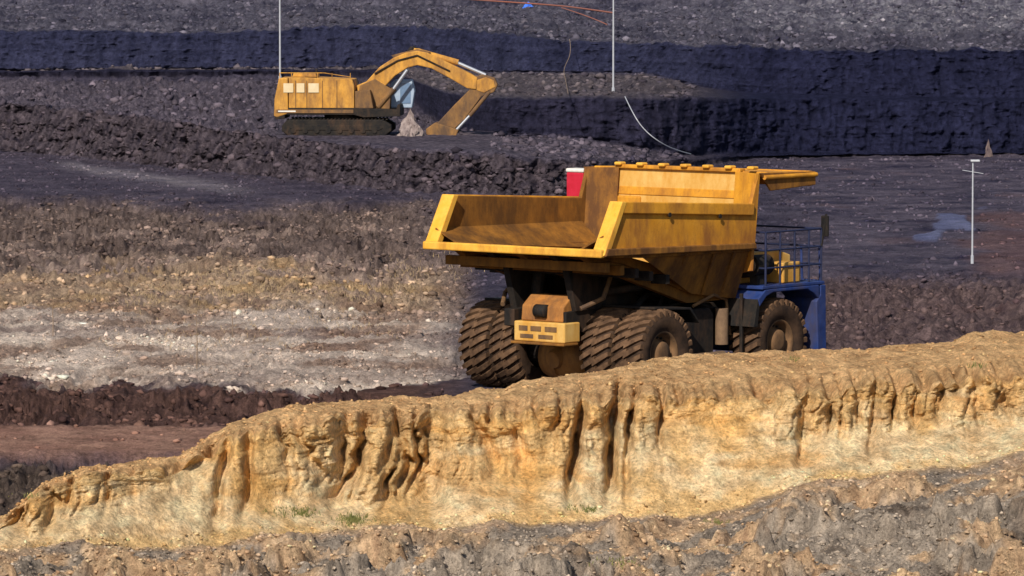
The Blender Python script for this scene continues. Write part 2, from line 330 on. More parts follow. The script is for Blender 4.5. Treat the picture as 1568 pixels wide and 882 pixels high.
def mat_attr(name,sc1,bumpd,lo=.62,hi=1.4,fine=0):
    m=bpy.data.materials.new(name); m.use_nodes=True; n=m.node_tree; L=n.links
    b=n.nodes['Principled BSDF']; b.inputs['Roughness'].default_value=.95; b.inputs['Specular IOR Level'].default_value=.05
    at=n.nodes.new('ShaderNodeAttribute'); at.attribute_name="Col"
    tc=n.nodes.new('ShaderNodeTexCoord')
    a=n.nodes.new('ShaderNodeTexNoise'); a.inputs['Scale'].default_value=sc1; a.inputs['Detail'].default_value=7; a.inputs['Roughness'].default_value=.78
    L.new(tc.outputs['Object'],a.inputs['Vector'])
    mr=n.nodes.new('ShaderNodeMapRange'); mr.inputs[1].default_value=.35; mr.inputs[2].default_value=.65; mr.inputs[3].default_value=lo; mr.inputs[4].default_value=hi
    L.new(a.outputs[0],mr.inputs[0]); scl=mr.outputs[0]; h=a.outputs[0]
    if fine:
        f_=n.nodes.new('ShaderNodeTexNoise'); f_.inputs['Scale'].default_value=fine; f_.inputs['Detail'].default_value=4; f_.inputs['Roughness'].default_value=.7
        L.new(tc.outputs['Object'],f_.inputs['Vector'])
        m2=n.nodes.new('ShaderNodeMapRange'); m2.inputs[1].default_value=.35; m2.inputs[2].default_value=.65; m2.inputs[3].default_value=.72; m2.inputs[4].default_value=1.25
        L.new(f_.outputs[0],m2.inputs[0])
        mu=n.nodes.new('ShaderNodeMath'); mu.operation='MULTIPLY'; L.new(scl,mu.inputs[0]); L.new(m2.outputs[0],mu.inputs[1]); scl=mu.outputs[0]
    vm=n.nodes.new('ShaderNodeVectorMath'); vm.operation='SCALE'; L.new(at.outputs['Color'],vm.inputs[0]); L.new(scl,vm.inputs['Scale'])
    L.new(vm.outputs[0],b.inputs['Base Color'])
    bp=n.nodes.new('ShaderNodeBump'); bp.inputs['Strength'].default_value=1; bp.inputs['Distance'].default_value=bumpd
    L.new(h,bp.inputs['Height']); last=bp
    if fine:
        b2=n.nodes.new('ShaderNodeBump'); b2.inputs['Strength'].default_value=.8; b2.inputs['Distance'].default_value=.05
        L.new(f_.outputs[0],b2.inputs['Height']); L.new(bp.outputs[0],b2.inputs['Normal']); last=b2
    L.new(last.outputs[0],b.inputs['Normal'])
    return m
ground.data.materials.append(mat_attr("ground_soil",1.6,.32,.62,1.40,11))
# ------------------------------------------------------------ scattered rocks (single meshes)
RM=mat_attr("rock_surface",6,.05,.75,1.25)
bm=bmesh.new(); bmesh.ops.create_icosphere(bm,subdivisions=1,radius=1); BV=np.array([v.co[:] for v in bm.verts]); BF=np.array([[v.index for v in f.verts] for f in bm.faces]); bm.free()
def rocks(name,mask,n,smin,smax,tint,flat=.7,power=2.5,cmix=.5):
    w_=mask.ravel().astype(float); inview=((P>-150)&(P<1720)).ravel(); w_=w_*inview; w_/=w_.sum()
    ids=rng.choice(len(w_),n,p=w_)
    s=smin+(smax-smin)*rng.random(n)**power
    c=GV[ids]+rng.normal(0,.04,(n,3))*[1,1,0]
    v=BV[None]*(1+.35*rng.normal(size=(n,12,1)).clip(-1.5,1.5))*s[:,None,None]*(rng.random((n,1,3))*.6+.6)
    v[...,2]*=flat
    a=rng.random(n)*6.28; ca,sa=np.cos(a)[:,None],np.sin(a)[:,None]
    x=v[...,0]*ca-v[...,1]*sa; y=v[...,0]*sa+v[...,1]*ca
    v=np.stack([x,y,v[...,2]],-1)+c[:,None,:]+np.array([0,0,1])*(s[:,None,None]*.05)
    f=(BF[None]+(np.arange(n)*12)[:,None,None]).reshape(-1,3)
    me=bpy.data.meshes.new(name); me.vertices.add(n*12); me.vertices.foreach_set('co',v.astype(np.float32).ravel())
    me.loops.add(f.size); me.loops.foreach_set('vertex_index',f.ravel().astype(np.int32)); me.polygons.add(len(f)); me.polygons.foreach_set('loop_start',np.arange(0,f.size,3,dtype=np.int32))
    me.update(calc_edges=True)
    at=me.color_attributes.new("Col",'FLOAT_COLOR','POINT')
    cc=col.reshape(-1,3)[ids]*(cmix+rng.random((n,1))*(2-2*cmix)*.95)*np.array(tint)
    cc=np.repeat(cc,12,0); cc=np.concatenate([cc,np.ones((len(cc),1))],1).clip(0,.68).astype(np.float32); at.data.foreach_set('color',cc.ravel())
    o=bpy.data.objects.new(name,me); sc.collection.objects.link(o); me.materials.append(RM); return o
rocks("gravel",(sg<3.02)*(Y>97),38000,.012,.07,(1,.99,.98),power=3.5)
rocks("sand_pebbles",((sg>3)&(sg<3.35))|((sg>5.2)&(sg<6.6)),5000,.01,.06,(.85,.82,.8),power=3)
clus=.15+ss(-.05,.3,fbm(X*.4,Y*.25,4,260))
rocks("pit_rubble",np.clip(RWt,0,1)*(fl>.5)*(1-pad)*np.gradient(Y,axis=0)*Y*clus*(1-.85*np.clip(paleband,0,1)),34000,.02,.18,(.95,.93,.92),power=3.5)
rocks("pale_rubble",np.clip(paleband,0,1)*(fl>.5)*(1-pad)*clus,9000,.015,.075,(.85,.82,.80),power=3)
rocks("coal_rubble",((sg>9)&(sg<11)&(P<1050)|((sg>12)&(sg<13)&(P<1060))|((sg>14)&(sg<15)))*np.sqrt(np.gradient(Y,axis=0))*clus*(1-padE),26000,.05,.36,(1.0,.98,.97),power=3.5)
# ------------------------------------------------------------ part builders
def newobj(name,me,parent,mt,bevel=0):
    o=bpy.data.objects.new(name,me); sc.collection.objects.link(o); o.parent=parent
    if mt: me.materials.append(mt)
    if bevel:
        b=o.modifiers.new('b','BEVEL'); b.width=bevel; b.segments=2; b.limit_method='ANGLE'
    return o
def empty(name,loc,rz=0):
    o=bpy.data.objects.new(name,None); sc.collection.objects.link(o); o.location=loc; o.rotation_euler=(0,0,rz); return o
def box(name,par,x0,x1,y0,y1,z0,z1,mt,bevel=.02):
    me=bpy.data.meshes.new(name); v=[(x,y,z) for x in (x0,x1) for y in (y0,y1) for z in (z0,z1)]
    f=[(0,1,3,2),(4,6,7,5),(0,4,5,1),(2,3,7,6),(0,2,6,4),(1,5,7,3)]
    me.from_pydata(v,[],f); me.update(); return newobj(name,me,par,mt,bevel)
def fixn(me):
    bm=bmesh.new(); bm.from_mesh(me); bmesh.ops.recalc_face_normals(bm,faces=bm.faces); bm.to_mesh(me); bm.free()
def prism(name,par,pts,y0,y1,mt,bevel=.02):
    n=len(pts); v=[(p[0],y0,p[1]) for p in pts]+[(p[0],y1,p[1]) for p in pts]
    f=[tuple(range(n)),tuple(range(2*n-1,n-1,-1))]+[(i,(i+1)%n,(i+1)%n+n,i+n) for i in range(n)]
    me=bpy.data.meshes.new(name); me.from_pydata(v,[],f); fixn(me); return newobj(name,me,par,mt,bevel)
def slab(name,par,quad,th_,mt,bevel=.01):
    q=[Vector(p) for p in quad]; nrm=(q[1]-q[0]).cross(q[3]-q[0]).normalized()*th_
    v=[p for p in q]+[p+nrm for p in q]
    n=len(q); f=[tuple(range(n)),tuple(range(2*n-1,n-1,-1))]+[(i,(i+1)%n,(i+1)%n+n,i+n) for i in range(n)]
    me=bpy.data.meshes.new(name); me.from_pydata([p[:] for p in v],[],f); fixn(me); return newobj(name,me,par,mt,bevel)
def tube(name,par,pts,r,mt,seg_=12):
    bm=bmesh.new(); pts=[Vector(p) for p in pts]
    rs=r if isinstance(r,(list,tuple)) else [r]*len(pts)
    for a,b,ra,rb in zip(pts[:-1],pts[1:],rs[:-1],rs[1:]):
        d=b-a
        M=Matrix.Translation((a+b)/2)@d.to_track_quat('Z','Y').to_matrix().to_4x4()
        bmesh.ops.create_cone(bm,cap_ends=True,segments=seg_,radius1=ra,radius2=rb,depth=d.length,matrix=M)
    me=bpy.data.meshes.new(name); bm.to_mesh(me); bm.free()
    return newobj(name,me,par,mt)
def lathe_y(name,par,prof,c,mt,seg_=48,smooth=True):
    v=[];f=[];n=len(prof)
    for i in range(seg_):
        a=2*math.pi*i/seg_
        for (yy,r) in prof: v.append((c[0]+r*math.cos(a),c[1]+yy,c[2]+r*math.sin(a)))
    for i in range(seg_):
        for j in range(n-1):
            a=i*n+j;b=((i+1)%seg_)*n+j; f.append((a,a+1,b+1,b))
    me=bpy.data.meshes.new(name); me.from_pydata(v,[],f); fixn(me)
    if smooth: me.polygons.foreach_set('use_smooth',[True]*len(me.polygons))
    return newobj(name,me,par,mt)
# ------------------------------------------------------------ haul truck
truck=empty("haul_truck",(TX,TY,FL),R(90)-th)
WR=1.35
RUSTY=mat_simple("dusty_rim",(.14,.075,.036),(.24,.13,.06),3,.85,.1,dirt=(.06,.04,.028),dirt_amt=.6)
def wheel(nm,x,y,wd=1.08,outer=0):
    h=wd/2; R0=WR-.09
    lathe_y(nm+"_tyre",truck,[(-h*.80,.66),(-h*.98,.80),(-h*1.03,1.0),(-h*.97,1.16),(-h*.86,R0-.02),(-h*.5,R0),(h*.5,R0),(h*.86,R0-.02),(h*.97,1.16),(h*1.03,1.0),(h*.98,.80),(h*.80,.66)],(x,y,WR),TYRED,64)
    bm=bmesh.new(); N=28
    for i in range(N):
        for sgn in (1,-1):
            a0=2*math.pi*(i+(.5 if sgn>0 else 0))/N
            rows=[]
            for k in range(4):
                yy=sgn*(-.06+(h*1.0+.06)*k/3); aa=a0+sgn*.15*k/3*1.6
                ri=R0-.05 if k<3 else R0-.14; ro=WR if k<3 else WR-.05
                hw=.072 if k<3 else .062
                ring=[]
                for (r,da) in ((ri,-hw),(ro,-hw*.82),(ro,hw*.82),(ri,hw)):
                    ring.append(bm.verts.new((x+r*math.cos(aa+da),y+yy,WR+r*math.sin(aa+da))))
                rows.append(ring)
            for k in range(3):
                for j in range(4):
                    bm.faces.new((rows[k][j],rows[k][(j+1)%4],rows[k+1][(j+1)%4],rows[k+1][j]))
            bm.faces.new(rows[0]); bm.faces.new(rows[3][::-1])
    bmesh.ops.recalc_face_normals(bm,faces=bm.faces)
    me=bpy.data.meshes.new(nm+"_tread"); bm.to_mesh(me); bm.free(); newobj(nm+"_tread",me,truck,TYRE)
    if outer:
        s=outer
        lathe_y(nm+"_rim",truck,[(s*h*.80,.70),(s*h*.86,.66),(s*h*.70,.60),(s*h*.30,.55),(s*h*.25,.40),(s*h*.75,.36),(s*h*.8,.2),(s*h*.8,.001)],(x,y,WR),RUSTY,40)
        bm=bmesh.new()
        for i in range(16):
            a=2*math.pi*i/16
            bmesh.ops.create_cone(bm,cap_ends=True,segments=6,radius1=.035,radius2=.035,depth=.1,matrix=Matrix.Translation((x+.48*math.cos(a),y+s*h*.32,WR+.48*math.sin(a)))@Matrix.Rotation(R(90),4,'X'))
        me=bpy.data.meshes.new(nm+"_bolts"); bm.to_mesh(me); bm.free(); newobj(nm+"_bolts",me,truck,BLK)
for nm,x,y,o in (("rear_left_outer",0,2.97,1),("rear_left_inner",0,1.76,0),("rear_right_inner",0,-1.76,0),("rear_right_outer",0,-2.97,-1),("front_left",5.9,2.93,1),("front_right",5.9,-2.93,-1)):
    wheel(nm,x,y,outer=o)
HW=3.38
for s,nm in ((-1,"right"),(1,"left")):
    yo=s*HW; yi=s*(HW-.14)
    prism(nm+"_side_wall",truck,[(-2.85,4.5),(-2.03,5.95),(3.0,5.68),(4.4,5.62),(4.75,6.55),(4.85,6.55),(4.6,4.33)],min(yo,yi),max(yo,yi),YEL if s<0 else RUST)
    y2=s*(HW+.09)
    prism(nm+"_top_rail",truck,[(-2.06,5.98),(-2.24,5.64),(4.42,5.30),(4.46,5.66)],min(yo,y2),max(yo,y2),YEL,.03)
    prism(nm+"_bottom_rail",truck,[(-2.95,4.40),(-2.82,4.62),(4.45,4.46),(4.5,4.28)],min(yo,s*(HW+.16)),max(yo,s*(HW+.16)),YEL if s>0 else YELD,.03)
    prism(nm+"_tail_post",truck,[(-2.98,4.42),(-2.10,5.99),(-1.86,5.96),(-2.7,4.42)],min(s*(HW+.1),s*(HW-.38)),max(s*(HW+.1),s*(HW-.38)),YELB,.03)
    slab(nm+"_corner_plate",truck,[(4.5,s*HW,3.6),(4.85,s*2.3,3.4),(5.15,s*2.3,6.58),(4.75,s*HW,6.56)],.1*s,YELD if s>0 else YEL)
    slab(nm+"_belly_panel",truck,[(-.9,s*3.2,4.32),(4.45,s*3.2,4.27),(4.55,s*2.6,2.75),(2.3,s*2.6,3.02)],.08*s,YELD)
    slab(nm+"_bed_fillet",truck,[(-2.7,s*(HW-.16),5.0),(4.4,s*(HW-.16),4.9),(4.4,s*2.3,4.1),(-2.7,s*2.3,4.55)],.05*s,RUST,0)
for i,xx in enumerate((1.2,2.6,3.6)):
    slab("belly_rib_%d"%i,truck,[(xx,-3.28,4.25),(xx+.14,-3.28,4.25),(xx+.3,-2.70,3.45 if i==0 else 2.95),(xx+.16,-2.70,3.45 if i==0 else 2.95)],-.06,YELD)
for i,(xx,zz) in enumerate(((.2,5.5),(2.7,5.35))): tube("wall_boss_%d"%i,truck,[(xx,-HW-.08,zz),(xx,-HW-.11,zz)],.07,BLK,12)
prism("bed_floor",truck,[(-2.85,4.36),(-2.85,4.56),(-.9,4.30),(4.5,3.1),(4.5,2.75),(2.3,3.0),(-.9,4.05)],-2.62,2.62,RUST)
prism("bed_floor_edge",truck,[(-2.95,4.37),(-2.95,4.56),(-.9,4.42),(4.4,4.3),(4.4,4.2),(-.9,4.26)],-HW+.02,-2.5,YELD)
prism("bed_floor_edge_far",truck,[(-2.95,4.37),(-2.95,4.56),(-.9,4.42),(4.4,4.3),(4.4,4.2),(-.9,4.26)],2.5,HW-.02,YELD)
box("tail_lip",truck,-3.06,-2.86,-HW-.06,HW+.06,4.36,4.60,YELB,.04)
prism("headboard",truck,[(4.8,3.0),(5.18,6.58),(5.28,6.58),(4.95,3.0)],-2.32,2.32,YELP)
prism("headboard_rib",truck,[(5.06,5.75),(5.10,6.0),(5.14,6.0),(5.10,5.75)],-2.3,2.3,YEL,.02)
box("headboard_cap",truck,5.06,5.34,-2.45,2.45,6.56,6.68,YEL,.03)
for i in range(7):
    yy=-2.9+i*.86; box("spill_lug_%d"%i,truck,4.95,5.25,yy-.13,yy+.13,6.66,6.76,YELB,.04)
prism("canopy",truck,[(5.2,6.46),(5.2,6.6),(7.55,6.52),(7.55,6.40)],-HW,HW,YEL,.03)
for s in (-1,1):
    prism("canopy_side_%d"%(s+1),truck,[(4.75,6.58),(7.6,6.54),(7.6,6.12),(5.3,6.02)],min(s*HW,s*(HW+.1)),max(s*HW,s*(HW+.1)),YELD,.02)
prism("canopy_nose",truck,[(7.4,6.08),(7.4,6.56),(7.62,6.54),(7.62,6.1)],-HW,HW,YEL,.03)
tube("canopy_tube",truck,[(4.9,-HW-.12,6.44),(7.6,-HW-.12,6.44)],.07,YEL)
for i,yy in enumerate((-2.4,-1.2,0,1.2,2.4)):
    prism("bed_bearer_%d"%i,truck,[(-2.7,4.36),(4.4,3.1),(4.4,2.7),(2.3,2.7),(-.2,3.45),(-2.3,4.1)],yy-.12,yy+.12,BLK if i%2 else RUST,.01)
for i,xx in enumerate((-2.3,-1.6,-.9,-.2,.6)):
    z=4.36-(xx+2.85)*.17
    box("cross_bearer_%d"%i,truck,xx-.09,xx+.09,-3.1,3.1,z-.38,z-.10,RUST if i<2 else BLK,.01)
for s in (-1,1):
    prism("frame_rail_%d"%(s+1),truck,[(-1.9,2.1),(-1.9,2.6),(.5,2.7),(7.4,2.4),(7.4,1.6),(3,1.45),(.4,1.7)],s*1.0-.2,s*1.0+.2,BLK)
    tube("hoist_cylinder_%d"%(s+1),truck,[(1.6,s*1.45,1.6),(2.6,s*1.5,2.5),(3.5,s*1.5,3.2)],[.22,.22,.14],BLK)
    tube("rear_strut_%d"%(s+1),truck,[(.1,s*.85,1.3),(-.7,s*.8,2.5)],[.2,.16],BLK)
    tube("body_pivot_%d"%(s+1),truck,[(-1.0,s*.75,2.5),(-.7,s*.75,3.8)],.2,BLK)
    tube("cross_tube_%d"%(s+1),truck,[(-.9,s*.3,2.9),(.6,s*2.2,3.3)],.12,BLK)
    prism("pivot_gusset_%d"%(s+1),truck,[(-1.5,2.6),(-1.9,3.9),(.8,3.4),(1.8,2.7)],s*1.15-.12,s*1.15+.12,BLK,.02)
    for k,(x0,z0,x1,z1,r_) in enumerate(((-1.6,2.7,-.4,3.6,.07),(-.6,2.4,1.4,3.0,.09),(.9,2.2,2.2,2.9,.06),(1.8,3.0,3.8,2.6,.05))):
        tube("hose_%d_%d"%(s+1,k),truck,[(x0,s*1.5,z0),((x0+x1)/2,s*1.9,(z0+z1)/2-.15),(x1,s*1.7,z1)],r_,XD if k==0 else BLK,8)
tube("rear_axle",truck,[(0,-2.4,WR),(0,2.4,WR)],.5,BLK,24)
lathe_y("differential",truck,[(-.95,.35),(-.8,.62),(-.35,.78),(.35,.78),(.8,.62),(.95,.35)],(-.15,0,1.1),ORG,32)
lathe_y("differential_ribs",truck,[(-.06,.3),(-.06,.86),(.06,.86),(.06,.3)],(-.15,.1,1.1),ORG,32,False)
tube("axle_nose",truck,[(-.6,0,1.15),(-1.05,0,1.05)],[.45,.25],ORG,24)
box("rear_box",truck,-2.1,-1.35,-1.3,.65,1.68,2.28,YELP,.04)
for i,(a,b,c,d) in enumerate(((-1.0,-.55,2.0,2.15),(-.4,.0,2.0,2.15),(.12,.45,2.0,2.15),(-.85,-.3,1.78,1.9),(-.1,.4,1.78,1.9))):
    box("box_slot_%d"%i,truck,-2.115,-2.09,a,b,c,d,XD,0)
box("rear_box_step",truck,-2.2,-1.5,-1.35,.7,1.60,1.675,YELD,.02)
prism("rear_bracket",truck,[(-1.95,2.29),(-1.9,2.75),(-1.5,3.05),(-1.0,3.05),(-1.0,2.29)],-1.1,.5,ORG,.04)
lathe_y("bracket_eye",truck,[(-.2,.001),(-.2,.2),(.2,.2),(.2,.001)],(-1.95,-.3,2.6),BLK,20)
for s in (-1,1): prism("mud_flap_%d"%(s+1),truck,[(-.3,2.75),(1.5,2.65),(1.9,2.2),(1.9,2.15),(1.45,2.58),(-.3,2.68)],s*2.3-1.0,s*2.3+1.0,BLK)
prism("fuel_tank",truck,[(2.0,1.15),(2.0,2.3),(2.2,2.5),(3.5,2.5),(3.7,2.3),(3.7,1.15),(3.5,.95),(2.2,.95)],-2.5,-1.3,BLK,.06)
prism("hydraulic_tank",truck,[(2.0,1.15),(2.0,2.3),(2.2,2.5),(3.5,2.5),(3.7,2.3),(3.7,1.15),(3.5,.95),(2.2,.95)],1.3,2.5,BLK,.06)
DUST=mat_simple("dusty_panel",(.17,.105,.066),(.26,.165,.095),3,.85,.1,dirt=(.07,.045,.03),dirt_amt=.6)
tube("air_tank",truck,[(3.95,-2.6,1.35),(3.95,-2.6,2.45)],.20,DUST,20)
tube("air_tank_low",truck,[(2.3,-2.75,.95),(3.8,-2.75,.95)],.22,DUST,20)
box("side_step",truck,3.9,4.5,-3.2,-2.4,.75,.85,BLK); box("step_hanger",truck,4.3,4.4,-3.1,-3.0,.85,2.9,BLK)
tube("pipe_a",truck,[(2.5,-2.6,2.6),(3.4,-2.7,2.9),(4.3,-2.5,2.7),(4.5,-2.5,1.6)],.05,XD); tube("pipe_b",truck,[(1.6,-1.4,2.3),(2.8,-2.2,2.75),(4.1,-2.3,2.4)],.05,BLK)
DECK=3.12
box("front_deck",truck,4.75,8.0,-3.55,3.55,DECK-.10,DECK,BLUE,.02)
for s in (-1,1):
    y0,y1=sorted((s*3.56,s*2.25))
    prism("fender_%d"%(s+1),truck,[(4.55,2.75),(4.9,3.0),(5.25,DECK-.105),(7.7,DECK-.105),(7.72,2.55),(7.45,2.76),(7.1,2.91),(5.3,2.91),(4.95,2.80),(4.6,2.5)],y0,y1,BLUE,.03)
    prism("fender_inner_%d"%(s+1),truck,[(4.3,1.9),(4.5,2.74),(4.6,2.5),(4.5,1.9)],y0,y1,BLK,.01)
    prism("fender_leg_%d"%(s+1),truck,[(7.66,.75),(7.56,2.5),(7.78,2.7),(7.78,3.0),(8.05,3.0),(8.1,.75)],y0,y1,BLUE,.03)
    box("bumper_lamp_%d"%(s+1),truck,8.1,8.16,s*2.8-.2,s*2.8+.2,1.2,1.5,WHT)
box("front_bumper",truck,7.4,8.25,-2.2,2.2,.8,1.5,BLUE,.05)
box("radiator_block",truck,6.9,7.9,-1.8,1.8,1.5,4.0,BLK,.05)
prism("engine_hood",truck,[(4.9,DECK+.005),(4.9,4.05),(7.3,4.05),(7.85,3.9),(7.85,DECK+.005)],-2.35,1.2,YELP,.05)
box("hood_vent",truck,5.2,6.2,-2.375,-2.353,3.3,3.85,BLK,0)
box("engine_block",truck,4.6,7.0,-.8,.8,1.3,3.0,BLK)
tube("air_cleaner",truck,[(4.95,-2.95,3.72),(5.75,-2.95,3.72)],.32,BLK,24); tube("air_cleaner_cap",truck,[(4.85,-2.95,3.72),(4.95,-2.95,3.72)],.2,DUST,20)
box("air_cleaner_foot",truck,5.1,5.6,-3.1,-2.8,DECK,3.42,BLK)
box("deck_locker",truck,6.3,7.2,-3.2,-2.5,DECK+.003,3.75,YELP,.03)
prism("cab_shell",truck,[(5.0,DECK),(5.0,5.7),(7.0,5.75),(7.35,4.3),(7.4,DECK)],1.4,3.4,YEL,.05)
box("cab_window_side",truck,5.4,6.8,3.40,3.43,4.2,5.4,GLS,0); box("cab_window_rear",truck,4.97,4.997,1.7,3.1,4.3,5.4,GLS,0); box("cab_window_right",truck,5.4,6.7,1.37,1.397,4.2,5.4,GLS,0)
box("cab_platform",truck,4.7,7.8,3.56,4.35,DECK-.15,DECK,BLUE)
box("red_cabinet",truck,4.95,5.45,3.62,4.3,4.9,6.38,RED,.04); box("red_cabinet_cap",truck,4.93,5.47,3.6,4.32,6.38,6.50,WHT,.04); tube("cabinet_post",truck,[(5.2,3.95,DECK),(5.2,3.95,4.9)],.08,BLK)
NAVY=mat_simple("navy_rail",(.012,.018,.05),(.025,.03,.08),4,.5)
for xx in (5.0,5.75,6.5,7.25,7.9):
    tube("rail_post_%d"%int(xx*10),truck,[(xx,-3.48,DECK),(xx,-3.48,4.75)],.035,NAVY,8)
for zz in (3.65,4.2,4.75):
    tube("rail_bar_%d"%int(zz*10),truck,[(5.0,-3.48,zz),(7.9,-3.48,zz),(7.9,1.2,zz)],.03,NAVY,8)
for zz in (3.65,4.2,4.75): tube("rail_back_%d"%int(zz*10),truck,[(5.0,-3.48,zz),(5.0,-2.5,zz)],.03,NAVY,8)
tube("mirror_arm",truck,[(7.9,-3.48,4.2),(8.0,-3.6,5.2)],.04,BLK,8); box("mirror",truck,7.95,8.05,-3.68,-3.42,4.5,5.15,BLK,.03)
for yy in (-3.3,-2.6): tube("ladder_side_%d"%int(yy*-10),truck,[(8.35,yy,.6),(8.1,yy,3.3),(8.05,yy,4.2)],.04,BLUE,8)
for i in range(8): tube("ladder_rung_%d"%i,truck,[(8.33-.03*i,-3.3,.8+.33*i),(8.33-.03*i,-2.6,.8+.33*i)],.03,BLUE,8)
# ------------------------------------------------------------ excavator
sE=F/279.0
ex=empty("excavator",(float(xat(510,EYd)),EYd,EZ-.06),R(-3)); ex.scale=[EYd/279.0]*3
def e(p,q): return ((p-510)/sE,(206-q)/sE)
def ep(*pts): return [e(*p) for p in pts]
for s in (-1,1):
    yc=s*1.45
    prism("track_%d"%(s+1),ex,ep((436,190),(444,181),(590,181),(603,189),(603,198),(592,206),(446,206),(436,199)),yc-.32,yc+.32,BLK,.05)
    prism("track_frame_%d"%(s+1),ex,ep((455,189),(585,189),(590,194),(585,197),(455,197),(448,194)),yc-.36,yc+.36,BLK,.02)
    for i in range(28):
        xx=-2.5+i*.21; box("track_pad_%d_%d"%(s+1,i),ex,xx,xx+.09,yc-.34,yc+.34,.93,.985,BLK,0)
    for i in range(8):
        xx=-2.1+i*.66; tube("track_roller_%d_%d"%(s+1,i),ex,[(xx,yc-.38,.30),(xx,yc+.38,.30)],.15,BLK,14)
box("undercarriage",ex,-1.2,2.4,-1.1,1.1,.4,1.0,BLK); tube("slew_ring",ex,[(.6,0,.9),(.6,0,1.3)],1.1,BLK,32)
prism("house_base",ex,ep((424,177),(423,163),(545,163),(610,166),(612,158),(616,158),(616,176),(560,178),(545,174),(440,174),(440,180),(426,181)),-1.5,1.5,BLK,.03)
prism("counterweight",ex,ep((423,176),(424,150),(431,118),(445,118),(445,172),(428,178)),-1.52,1.52,XY,.06)
prism("engine_house",ex,ep((446,164),(446,117),(470,117),(543,120),(546,130),(546,164)),-1.5,1.5,XY,.04)
box("house_stripe",ex,-3.1,1.3,-1.54,-1.505,1.30,1.50,XD,0)
box("house_stripe_light",ex,-3.0,-2.0,-1.56,-1.545,1.36,1.44,WHT,0)
CRM=mat_simple("cream_panel",(.62,.48,.28),(.70,.58,.40),3,.7)
for i,(a,b) in enumerate(((438,453),(458,470),(476,492))):
    x0,z1=e(a,126);x1,z0=e(b,140); box("vent_panel_%d"%i,ex,x0,x1,-1.55,-1.525,z0,z1,CRM,0)
for i,a in enumerate((456,473,497,519)):
    x0,_=e(a,0); box("door_seam_%d"%i,ex,x0,x0+.035,-1.535,-1.505,1.6,3.15,XD,0)
prism("engine_cowl",ex,ep((450,117),(452,111),(486,111),(488,117)),-1.1,.9,XY,.04)
tube("exhaust",ex,[(e(484,117)[0],.3,3.1),(e(484,104)[0],.3,3.75)],.07,BLK,10)
for a in (432,450,470,490,512,540):
    x0,_=e(a,0); tube("roof_post_%d"%a,ex,[(x0,-1.42,3.1),(x0,-1.42,3.58)],.025,XY,6)
tube("roof_rail",ex,[(e(432,0)[0],-1.42,3.58),(e(500,0)[0],-1.42,3.58),(e(540,0)[0],-1.42,3.35)],.025,XY,6)
prism("right_front_box",ex,ep((547,164),(547,138),(570,136),(575,164)),-1.48,-.6,XD,.04)
prism("boom_foot",ex,ep((548,166),(552,130),(575,120),(600,135),(598,166)),-.5,.5,XD,.04)
XCP=mat_simple("cab_paint",(.28,.36,.50),(.36,.44,.56),3,.5)
prism("cab",ex,ep((597,165),(597,128),(603,122),(630,122),(634,140),(630,165)),.55,1.5,XCP,.05)
box("cab_glass_side",ex,e(612,0)[0],e(628,0)[0],.52,.546,e(0,158)[1],e(0,127)[1],GLS,0)
prism("boom",ex,ep((547,130),(562,124),(582,102),(603,88),(622,80),(640,77),(656,80),(690,96),(722,112),(732,118),(730,136),(716,134),(690,119),(662,104),(640,99),(625,103),(606,115),(585,137),(566,152),(550,150)),-.38,.38,XY,.05)
prism("boom_top_plate",ex,ep((600,84),(640,74),(660,79),(655,82),(638,79),(604,89)),-.30,.30,XD,.02)
prism("stick",ex,ep((722,118),(740,113),(758,118),(763,129),(757,140),(738,147),(712,182),(697,196),(688,202),(672,200),(668,190),(696,160),(720,136)),-.3,.3,XD,.05)
prism("stick_plate",ex,ep((730,122),(745,117),(757,122),(759,132),(742,141),(731,137)),-.34,.34,XY,.02)
prism("bucket",ex,ep((668,186),(690,192),(704,198),(700,207),(686,214),(668,212),(655,204),(654,196)),-.95,.95,XD,.05)
for i in range(5): 
    yy=-.75+i*.375; tube("bucket_tooth_%d"%i,ex,[(e(660,203)[0],yy,e(0,203)[1]),(e(652,211)[0],yy,e(0,211)[1])],[.09,.03],BLK,6)
tube("stick_cylinder_barrel",ex,[(e(634,78)[0],0,e(0,76)[1]),(e(702,97)[0],0,e(0,95)[1])],.17,XY); tube("stick_cylinder_rod",ex,[(e(700,97)[0],0,e(0,95)[1]),(e(744,114)[0],0,e(0,114)[1])],.10,CHR)
tube("cylinder_lug",ex,[(e(622,84)[0],0,e(0,84)[1]),(e(632,72)[0],0,e(0,72)[1]),(e(645,79)[0],0,e(0,79)[1])],.12,BLK)
for s in (-1,1):
    tube("boom_cylinder_%d"%(s+1),ex,[(e(580,163)[0],s*.5,e(0,163)[1]),(e(604,135)[0],s*.5,e(0,135)[1])],.15,XD); tube("boom_rod_%d"%(s+1),ex,[(e(604,135)[0],s*.5,e(0,135)[1]),(e(625,106)[0],s*.5,e(0,106)[1])],.09,CHR)
tube("bucket_cylinder",ex,[(e(750,140)[0],-.36,e(0,140)[1]),(e(720,176)[0],-.36,e(0,176)[1])],.11,XD); tube("bucket_rod",ex,[(e(720,176)[0],-.36,e(0,176)[1]),(e(692,206)[0],-.36,e(0,206)[1])],.08,CHR)
tube("hoses",ex,[(e(575,118)[0],-.45,e(0,112)[1]),(e(610,92)[0],-.42,e(0,92)[1]),(e(640,84)[0],-.42,e(0,84)[1]),(e(690,108)[0],-.42,e(0,108)[1])],.05,BLK,6)
